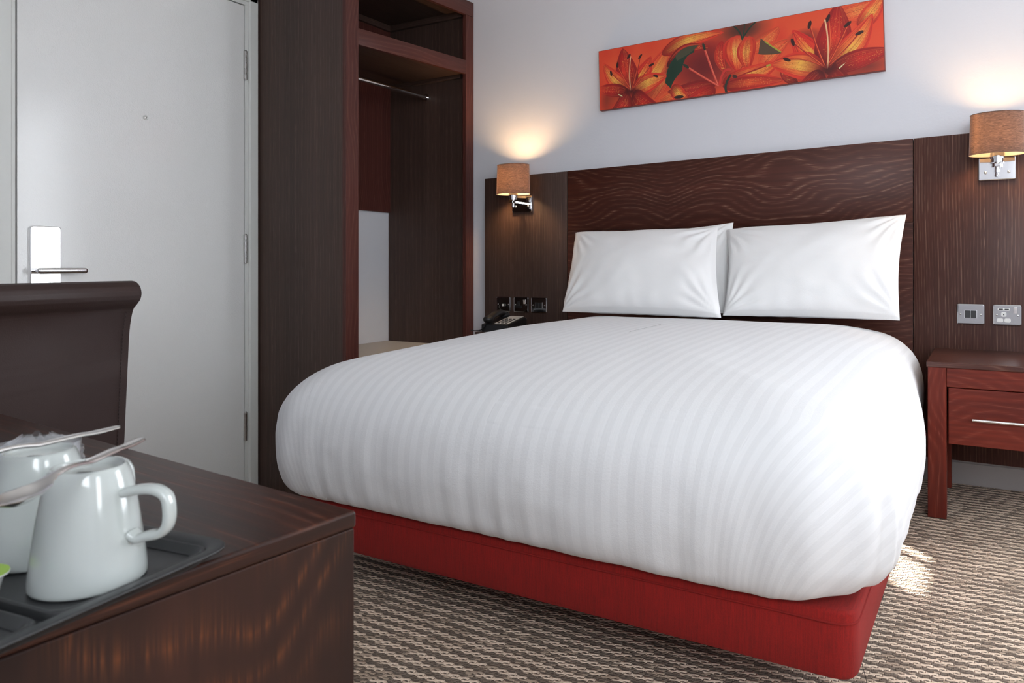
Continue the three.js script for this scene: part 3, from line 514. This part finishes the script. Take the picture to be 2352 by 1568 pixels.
{
  const x0 = 0.62, x1 = 2.352, z0 = 0.048, z1 = 2.10, cx = (x0 + x1) / 2, cz = (z0 + z1) / 2, hw = (x1 - x0) / 2, hd = (z1 - z0) / 2;
  // a ring of the plan, drawn in by d from the widest outline
  const N = 440;
  function ring(d) {
    const a = hw - d, b = hd - d, out = [], r = Math.max(0.02, Math.min(0.2 - d * 0.6, a, b));
    const seg = [[a - r, b - r, 0], [-(a - r), b - r, 1], [-(a - r), -(b - r), 2], [a - r, -(b - r), 3]];
    const arc = r * Math.PI / 2, per = 4 * (a - r) + 4 * (b - r) + 4 * arc;
    for (let i = 0; i < N; i++) {
      // equal shares of each side so that rings stay aligned: angle parameter
      const q = i / N * 4, k = Math.floor(q), f = q - k, [px, pz] = seg[k];
      const straightShare = 0.74;
      if (f < 1 - straightShare) { const an = (k + f / (1 - straightShare)) * Math.PI / 2; out.push([px + Math.cos(an) * r, pz + Math.sin(an) * r]); }
      else { const t = (f - (1 - straightShare)) / straightShare, an = (k + 1) * Math.PI / 2, n = seg[(k + 1) % 4]; out.push([lerp(px, n[0], t) + Math.cos(an) * r, lerp(pz, n[1], t) + Math.sin(an) * r]); }
    }
    return out;
  }
  const prof = [[0.10, 0.264], [0.075, 0.26], [0.06, 0.2505], [0.048, 0.2512], [0.034, 0.262], [0.02, 0.285], [0.008, 0.325], [0.001, 0.372], [0, 0.42], [0.004, 0.465], [0.013, 0.51], [0.03, 0.552], [0.055, 0.588], [0.09, 0.62], [0.135, 0.645], [0.19, 0.662], [0.26, 0.676], [0.34, 0.686], [0.43, 0.693], [0.53, 0.698], [0.65, 0.701], [0.76, 0.703], [0.84, 0.704], [0.866, 0.704]];
  const curve = new THREE.SplineCurve(prof.map((q) => new THREE.Vector2(...q))), rowsN = 84, rows = [];
  for (let j = 0; j <= rowsN; j++) {
    const q = curve.getPoint(j / rowsN), d0 = Math.max(0, q.x), d = d0 < 0.3 ? d0 : 0.3 + (d0 - 0.3) * (hw - 0.301) / 0.566;
    rows.push(ring(d).map(([px, pz], i) => {
      const foot = step(0.2, 1, pz / hd), face = step(0.0, 0.06, 0.12 - d) , ang = Math.atan2(pz, px);
      // gathers where the cover is tucked in at the corners and along the hem
      const cornerness = Math.pow(Math.abs(Math.sin(2 * ang)), 3);
      const low = step(0.6, 0.3, q.y);
      const tt = i / N * Math.PI * 2, corner = Math.exp(-Math.pow((Math.abs(px) / hw - 0.97) / 0.09, 2) - Math.pow((pz / hd - 0.93) / 0.13, 2)) + 0.12;
      let w = 0.0065 * step(0.66, 0.42, q.y) * corner * Math.sin(tt * 52 + 2.6 * Math.sin(tt * 9) + 5 * q.y) + 0.002 * low * Math.sin(tt * 70 + 3 * Math.sin(tt * 13));
      w += 0.012 * (fbm(px * 3 + 5, pz * 3 + q.y * 4 + 8, 3) - 0.45) * (0.4 + low) + 0.006 * (fbm(px * 9 + 2, pz * 5 + q.y * 9, 3) - 0.45);
      const l = Math.hypot(px, pz) || 1;
      const drop = 0.035 * step(-0.2, 1.0, pz / hd) * step(0.3, 0.66, q.y);
      return [cx + px + (d < 0.12 ? px / l * w : 0) + 0.07 * step(0, hw, px) * step(0.45, 1.35, cz + pz), q.y - drop + (d >= 0.12 ? w * 0.6 : 0) + 0.022 * step(0.72, 0.96, px / hw) * step(0.34, 0.26, q.y), cz + pz + (d < 0.12 ? pz / l * w : 0), cx + px + (face ? 0 : 0), cz + pz];
    }));
  }
  const geo = skin(rows, true);
  // stripes run from head to foot: u across the bed, carried down the sides
  const p = geo.attributes.position, uv = geo.attributes.uv;
  for (let i = 0; i < p.count; i++) { const dx = p.getX(i) - cx; uv.setXY(i, dx + Math.sign(dx) * Math.max(0, 0.6 - p.getY(i)) * step(0.5, 0.8, Math.abs(dx)), p.getZ(i) - Math.max(0, 0.6 - p.getY(i))); }
  const g = thing('covered_mattress', 'thick mattress under a taut white satin-striped cover', 'mattress', [cx, 0.262, cz]);
  put('mattress_cover', geo, M.sheet, g);
}

// ---------------------------------------------------------------- pillows
function pillow(name, label, { bl, br, tl, tr, bulge, mat = M.linen, ear = 0.02, n = 72, sd = 0 }) {
  const V = (a) => new THREE.Vector3(...a), BL = V(bl), BR = V(br), TL = V(tl), TR = V(tr);
  const nrm = BR.clone().sub(BL).cross(TL.clone().sub(BL)).normalize();
  const side = (s) => { const rows = []; for (let j = 0; j <= n; j++) { const row = []; for (let i = 0; i <= n; i++) {
    const u = i / n, v = j / n;
    let pu = u, pv = v;                          // edges drawn in between the corners
    pv += ear * (-(1 - v) * -1 * 0 ) ;
    const inU = ear * Math.sin(Math.PI * v), inV = ear * Math.sin(Math.PI * u);
    pu = lerp(inU, 1 - inU, u); pv = lerp(inV * 0.6, 1 - inV * 1.6, v);
    const base = BL.clone().lerp(BR, pu).lerp(TL.clone().lerp(TR, pu), pv);
    const e = Math.pow(Math.max(0, 16 * u * (1 - u) * v * (1 - v)), 0.42);
    const belly = 1 + 0.35 * (0.5 - v);
    let th = bulge * e * belly;
    const rim = 1 - Math.pow(e, 0.6);
    th += 0.030 * (fbm(u * 3.4 + sd, v * 3 + sd * 2, 3) - 0.45) * e;
    for (const [cu, cv, ph] of [[0, 0, 0.4], [1, 0, 1.7], [0, 1, 2.9], [1, 1, 4.1]]) {          // creases running in from the corners
      const du = (u - cu) * 1.8, dv = v - cv, rr = Math.hypot(du, dv), an = Math.atan2(Math.abs(dv), Math.abs(du));
      th += 0.0055 * Math.exp(-Math.pow((rr - 0.22) / 0.2, 2)) * Math.sin(an * 17 + ph + sd + 3 * noise(u * 6 + sd, v * 6)) * Math.min(1, e * 2);
    }
    th += 0.004 * Math.exp(-v * 9) * Math.sin(u * 46 + 5 * noise(u * 5 + sd, 3)) * Math.min(1, e * 2);
    base.addScaledVector(nrm, s * (th * (s > 0 ? 1 : 0.55) + (i % n && j % n ? 0.0015 : 0)));
    row.push([base.x, base.y, base.z, u * 0.7, v * 0.45]);
  } rows.push(s > 0 ? row : row.reverse()); } return skin(rows); };
  const geo = mergeGeometries([side(1), side(-1)]);
  const g = thing(name, label, 'pillow', [(bl[0] + br[0]) / 2, bl[1], (bl[2] + br[2]) / 2], 0, 'pillows on the bed');
  put('pillow_case', geo, mat, g); return g;
}
pillow('pillow', 'plump white pillow leaning in front on the left half of the bed', { bl: [0.785, 0.705, 0.47], br: [1.585, 0.705, 0.50], tl: [0.70, 1.10, 0.185], tr: [1.475, 1.105, 0.21], bulge: 0.105, sd: 3 });
pillow('pillow', 'white pillow behind the left one, only its top edge showing', { bl: [0.77, 0.71, 0.27], br: [1.56, 0.71, 0.29], tl: [0.765, 1.085, 0.075], tr: [1.512, 1.135, 0.085], bulge: 0.06, sd: 11 });
pillow('pillow', 'white pillow leaning on the headboard on the right half of the bed', { bl: [1.56, 0.708, 0.40], br: [2.268, 0.708, 0.33], tl: [1.492, 1.10, 0.13], tr: [2.274, 1.145, 0.12], bulge: 0.098, sd: 23, ear: 0.022 });

// ---------------------------------------------------------------- desk
const DT = 0.68, turn = 0.0735;
{
  // own axes: origin on the floor under the far right corner; x to the left is negative, z towards the camera
  const g = thing('desk', 'worn dark wood desk in the foreground with a solid end panel', 'desk', [2.013, 0, 3.014], -turn);
  const L = 0.96, D = 0.62;
  own('desk_top', box(-L, 0, DT - 0.017, DT, 0, D, { grain: 'x', r: 0.0035, seg: 3 }), M.desk, g);
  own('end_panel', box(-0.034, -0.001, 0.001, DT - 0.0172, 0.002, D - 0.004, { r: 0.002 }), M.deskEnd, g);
  own('end_panel', box(-L + 0.002, -L + 0.032, 0.001, DT - 0.0172, 0.04, D - 0.004, { r: 0.002 }), M.desk, g);
  own('back_panel', box(-L + 0.033, -0.035, 0.28, DT - 0.0172, D - 0.05, D - 0.03, { grain: 'x' }), M.desk, g);
}
// ---------------------------------------------------------------- chair
const leatherBump = dataTex(512, 512, (i, j) => { const v = 128 + 90 * (fbm(i / 4, j / 4, 3) - 0.45) + 40 * (noise(i / 40, j / 40) - 0.5); return [v, v, v]; }, false); leatherBump.repeat.set(5, 5);
M.leather = new THREE.MeshPhysicalMaterial({ color: new THREE.Color(0.030, 0.0165, 0.0145), roughness: 0.5, specularIntensity: 0.5, bumpMap: leatherBump, bumpScale: 0.0006, clearcoat: 0.1, clearcoatRoughness: 0.4 });
M.thread = new THREE.MeshStandardMaterial({ color: new THREE.Color(0.02, 0.01, 0.009), roughness: 0.8 });
{
  // own axes: the rear face of the back looks along +x, its width runs along z (far edge z = 0)
  const g = thing('dining_chair', 'dark brown leather chair with a scrolled high back behind the desk', 'chair', [0.80, 0, 2.545], 0.2);
  const wd = 0.43, top = 0.893;
  // profile of the back in x, y: rear side up, rolled over at the top, front side down
  const prof = [[-0.052, 0.40], [-0.03, 0.42], [-0.02, 0.5], [-0.014, 0.6], [-0.008, 0.7], [-0.002, 0.78], [0.008, 0.822], [0.02, 0.836], [0.03, 0.848], [0.034, 0.862], [0.031, 0.877], [0.022, 0.888], [0.008, 0.893], [-0.012, 0.89], [-0.032, 0.878], [-0.045, 0.855], [-0.05, 0.82], [-0.058, 0.7], [-0.068, 0.55], [-0.078, 0.42], [-0.075, 0.40]];
  const shape = new THREE.Shape(new THREE.SplineCurve(prof.map((q) => new THREE.Vector2(...q))).getPoints(90));
  const bg = new THREE.ExtrudeGeometry(shape, { depth: wd - 0.012, bevelEnabled: true, bevelThickness: 0.006, bevelSize: 0.005, bevelSegments: 3, bevelOffset: -0.005 }).translate(0, 0, 0.006);
  const back = own('backrest', metreUV(toCreasedNormals(bg, 0.7), 'y'), M.leather, g);
  // seam piping and stitches beside the far edge of the rear face
  const rear = (y) => { for (let k = 1; k < 12; k++) if (prof[k + 1][1] >= y) { const t = (y - prof[k][1]) / (prof[k + 1][1] - prof[k][1]); return lerp(prof[k][0], prof[k + 1][0], t); } return 0.03; };
  for (const zz of [0.022, wd - 0.022]) {
    const st = []; for (let y = 0.44; y < 0.815; y += 0.0085) st.push(cyl(0.0009, 0.0009, [rear(y) + 0.0012, y, zz], [rear(y + 0.0055) + 0.0012, y + 0.0055, zz], 5));
    own('stitching', mergeGeometries(st), M.thread, back, 'row of dark stitches');
  }
  own('seat', new RoundedBoxGeometry(0.44, 0.09, wd - 0.01, 3, 0.025).translate(-0.29, 0.43, wd / 2), M.leather, g);
  for (const [x, z] of [[-0.09, 0.03], [-0.09, wd - 0.03], [-0.47, 0.03], [-0.47, wd - 0.03]]) own('leg', box(x - 0.019, x + 0.019, 0.001, 0.39, z - 0.019, z + 0.019), M.straight, g);
}

// ---------------------------------------------------------------- tea tray and what stands on it
M.tray = new THREE.MeshPhysicalMaterial({ color: new THREE.Color(0.020, 0.021, 0.022), roughness: 0.42, bumpMap: leatherBump, bumpScale: 0.00008 });
const TRAY = { x: 2.0, z: 3.157, turn: -0.2 };
{
  // own axes: origin at the far right corner; x to the left negative, z along the right-hand edge
  const g = thing('tea_tray', 'black plastic tea tray with moulded wells on the desk', 'tray', [TRAY.x + 0.014, DT + 0.0004, TRAY.z - 0.006], 0);
  g.rotation.y = 0.13;
  const L = 0.36, D = 0.25;
  const slab = (w, d, r, y0, y1, x, z, bev = 0.002) => { const e = new THREE.ExtrudeGeometry(roundRect(w - 2 * bev, d - 2 * bev, r), { depth: Math.max(0.0004, y1 - y0 - 2 * bev), bevelEnabled: true, bevelThickness: bev, bevelSize: bev, bevelSegments: 3, curveSegments: 10 }); e.rotateX(-Math.PI / 2); e.translate(x, y0 + bev, z); return e; };
  own('tray_base', slab(L - 0.03, D - 0.03, 0.02, 0, 0.004, -L / 2, D / 2, 0.001), M.tray, g);
  // sloping rim as a lofted skin
  const loop = (w, d, r, y) => { const s = roundRect(w, d, r).getSpacedPoints(120); s.pop(); return s.map((p) => [p.x - L / 2, y, D / 2 - p.y]); };
  own('tray_rim', skin([loop(L - 0.03, D - 0.03, 0.02, 0.001), loop(L - 0.012, D - 0.012, 0.026, 0.009), loop(L, D, 0.03, 0.0105), loop(L, D, 0.03, 0.012), loop(L - 0.004, D - 0.004, 0.029, 0.0127), loop(L - 0.02, D - 0.02, 0.024, 0.0122), loop(L - 0.026, D - 0.026, 0.022, 0.009), loop(L - 0.034, D - 0.034, 0.018, 0.0042)], true), M.tray, g);
  const well = (w, d, x, z) => { const lp = (gw, r, y) => { const s = roundRect(w - gw, d - gw, r).getSpacedPoints(100); s.pop(); return s.map((p) => [p.x + x, y, z - p.y]); };
    own('tray_well', skin([lp(0, 0.016, 0.004), lp(0.001, 0.016, 0.0095), lp(0.004, 0.0155, 0.0108), lp(0.008, 0.015, 0.0104), lp(0.016, 0.012, 0.005), lp(0.02, 0.01, 0.0046)], true), M.tray, g); };
  well(0.33, 0.132, -0.177, 0.079); well(0.33, 0.082, -0.177, 0.193);
}
M.china = new THREE.MeshPhysicalMaterial({ color: new THREE.Color(0.41, 0.44, 0.425), roughness: 0.16, clearcoat: 0.6, clearcoatRoughness: 0.06 });
M.stamp = new THREE.MeshStandardMaterial({ color: new THREE.Color(0.06, 0.065, 0.065), roughness: 0.5 });
M.steel = new THREE.MeshStandardMaterial({ color: new THREE.Color(0.80, 0.78, 0.76), metalness: 1, roughness: 0.14 });
function mug(x, z, turnY, label) {
  const g = thing('mug', label, 'mug', [x, DT + 0.0052, z], turnY, 'upturned mugs on the tray');
  // standing on its rim: rim at y = 0, foot at the top
  const hM = 0.089;
  const outer = [[0.037, 0.0015], [0.038, 0], [0.0395, 0.001], [0.0399, 0.004], [0.0394, 0.012], [0.0372, 0.032], [0.0338, 0.056], [0.0300, 0.076], [0.0282, 0.083], [0.0268, 0.0868], [0.0252, hM], [0.0238, hM - 0.0005], [0.0228, hM - 0.0025], [0.0208, hM - 0.0038], [0.018, hM - 0.004], [0.015, hM - 0.004], [0.01, hM - 0.004], [0.005, hM - 0.004], [0.0001, hM - 0.004]];
  const inner = [[0.0001, hM - 0.009], [0.022, hM - 0.009], [0.0275, 0.07], [0.037, 0.0015]];
  const body = own('mug_body', mergeGeometries([new THREE.LatheGeometry(new THREE.SplineCurve(outer.map((q) => new THREE.Vector2(...q))).getPoints(90), 72), new THREE.LatheGeometry(inner.map((q) => new THREE.Vector2(...q)), 48)]), M.china, g);
  // square loop handle
  const path = [[0.031, 0.069, 0], [0.043, 0.0715, 0], [0.056, 0.0715, 0], [0.064, 0.067, 0], [0.0665, 0.057, 0], [0.0655, 0.045, 0], [0.060, 0.0385, 0], [0.049, 0.036, 0], [0.041, 0.034, 0], [0.0355, 0.0375, 0]].map((q) => new THREE.Vector3(...q));
  const c = new THREE.CatmullRomCurve3(path, false, 'centripetal'), rows = [];
  for (let k = 0; k <= 60; k++) { const t = k / 60, pt = c.getPoint(t), tg = c.getTangent(t), nn = new THREE.Vector3(-tg.y, tg.x, 0); rows.push(Array.from({ length: 17 }, (_, i) => { const a = i / 16 * Math.PI * 2, ca = Math.cos(a), sa = Math.sin(a), e = (q) => Math.sign(q) * Math.pow(Math.abs(q), 0.75); const wide = lerp(0.0062, 0.0078, Math.pow(Math.abs(2 * t - 1), 3)); return [pt.x + nn.x * e(ca) * 0.0036, pt.y + nn.y * e(ca) * 0.0036, e(sa) * wide]; })); }
  own('mug_handle', skin(rows), M.china, body);
  // small printed maker's stamp under the foot: a line of tiny dashes
  const st = []; for (let k = 0; k < 11; k++) { const w = 0.0014 + 0.0008 * hash(k, 5); st.push(new THREE.BoxGeometry(w, 0.0002, 0.0026 + 0.0012 * hash(k, 9)).translate(-0.012 + k * 0.0024, hM - 0.0036, 0)); }
  const at = new THREE.Vector3(0.0105, 0, 0.001).applyAxisAngle(new THREE.Vector3(0, 1, 0), -turnY);
  own('maker_stamp', mergeGeometries(st).rotateY(0.62 - turnY).translate(at.x, 0, at.z), M.stamp, body, 'small black printed mark');
  return g;
}
mug(1.963, 3.246, 0.42, 'upturned white mug nearest the tray corner, handle to the right');
mug(1.875, 3.240, 1.1, 'upturned white mug behind the front one, its handle hidden');
function spoon(tip, end, label) {
  const a = new THREE.Vector3(...tip), b = new THREE.Vector3(...end), d = b.clone().sub(a), L = d.length(); d.normalize();
  const s = new THREE.Vector3(0, 1, 0).cross(d).normalize(), up = d.clone().cross(s).normalize();
  const g = thing('teaspoon', label, 'spoon', tip, 0, 'teaspoons on the mugs');
  const st = [[0, 0.0012, 0.0006], [0.02, 0.0052, 0.0014], [0.12, 0.0058, 0.0017], [0.3, 0.0048, 0.0019], [0.5, 0.0034, 0.0021], [0.66, 0.0034, 0.0021], [0.71, 0.0055, 0.0014], [0.78, 0.0105, 0.0007], [0.86, 0.0132, 0.0006], [0.93, 0.0115, 0.0006], [0.98, 0.0058, 0.0006], [1, 0.0006, 0.0004]];
  const val = (t, k) => { for (let i = 0; i < st.length - 1; i++) if (t <= st[i + 1][0]) return lerp(st[i][k], st[i + 1][k], sm((t - st[i][0]) / (st[i + 1][0] - st[i][0]))); return st[st.length - 1][k]; };
  const rows = []; for (let k = 0; k <= 90; k++) { const t = k / 90, w = val(t, 1), th = val(t, 2), bowl = step(0.7, 0.8, t) * step(1.02, 0.9, t), arch = 0.005 * Math.sin(Math.PI * clamp((t - 0.45) / 0.3)) * 0.6 - 0.004 * step(0.25, 0, t) + 0.003 * step(0.2, 0.0, t);
    rows.push(Array.from({ length: 21 }, (_, i) => { const an = i / 20 * Math.PI * 2, cx = Math.cos(an), cy = Math.sin(an); const dip = -bowl * 0.0055 * (1 - cx * cx); const pt = d.clone().multiplyScalar(t * L).addScaledVector(s, cx * w).addScaledVector(up, cy * th + dip + arch); return [pt.x, pt.y, pt.z]; })); }
  own('spoon_body', skin(rows), M.steel, g); return g;
}
spoon([1.959, 0.7865, 3.202], [2.040, 0.7815, 3.341], 'steel teaspoon lying across the front mug');
spoon([1.898, 0.7868, 3.186], [1.910, 0.7812, 3.337], 'steel teaspoon lying across the mug behind');
{
  // clear tumbler in a crinkled film bag behind the mugs
  const g = thing('wrapped_tumbler', 'clear tumbler in crinkled plastic film behind the mugs', 'glass', [1.797, DT + 0.0052, 3.205]);
  const film = new THREE.MeshPhysicalMaterial({ color: new THREE.Color(0.96, 0.97, 0.98), roughness: 0.06, transmission: 0.92, thickness: 0, ior: 1.4, side: THREE.DoubleSide });
  own('tumbler', new THREE.LatheGeometry([[0.0001, 0.002], [0.026, 0.002], [0.033, 0.078], [0.0345, 0.078], [0.0275, 0], [0.0001, 0]].map((q) => new THREE.Vector2(...q)), 36), film, g);
  const rows = []; for (let j = 0; j <= 22; j++) { const v = j / 22; rows.push(Array.from({ length: 49 }, (_, i) => { const a = i / 48 * Math.PI * 2, r = (0.03 + 0.009 * v) * (j > 18 ? 1 - (j - 18) * 0.18 : 1) + 0.004 * (noise((i % 48) * 0.9, v * 14) - 0.5); return [Math.cos(a) * r, v * 0.086 + 0.006 * (noise((i % 48) * 0.5 + 4, v * 9) - 0.5) * v, Math.sin(a) * r]; })); }
  own('film_wrap', skin(rows), film, g);
}
function milkPot(x, z, lid, label) {
  const g = thing('milk_pot', label, 'milk pot', [x, DT + 0.0052, z], 0.3, 'portion pots on the tray');
  own('pot', new THREE.LatheGeometry([[0.0001, 0], [0.011, 0], [0.0155, 0.016], [0.0185, 0.0165], [0.0185, 0.0178], [0.0001, 0.0178]].map((q) => new THREE.Vector2(...q)), 28), M.white, g);
  own('foil_lid', cyl(0.0183, 0.0183, [0, 0.0179, 0], [0, 0.0184, 0], 28), new THREE.MeshStandardMaterial({ color: lid, roughness: 0.4 }), g);
}
milkPot(1.928, 3.304, new THREE.Color(0.30, 0.48, 0.06), 'small milk pot with a lime green lid at the tray well');
milkPot(1.973, 3.3335, new THREE.Color(0.05, 0.34, 0.16), 'small milk pot with a dark green lid nearest the tray front');

renderer.render(scene, camera);
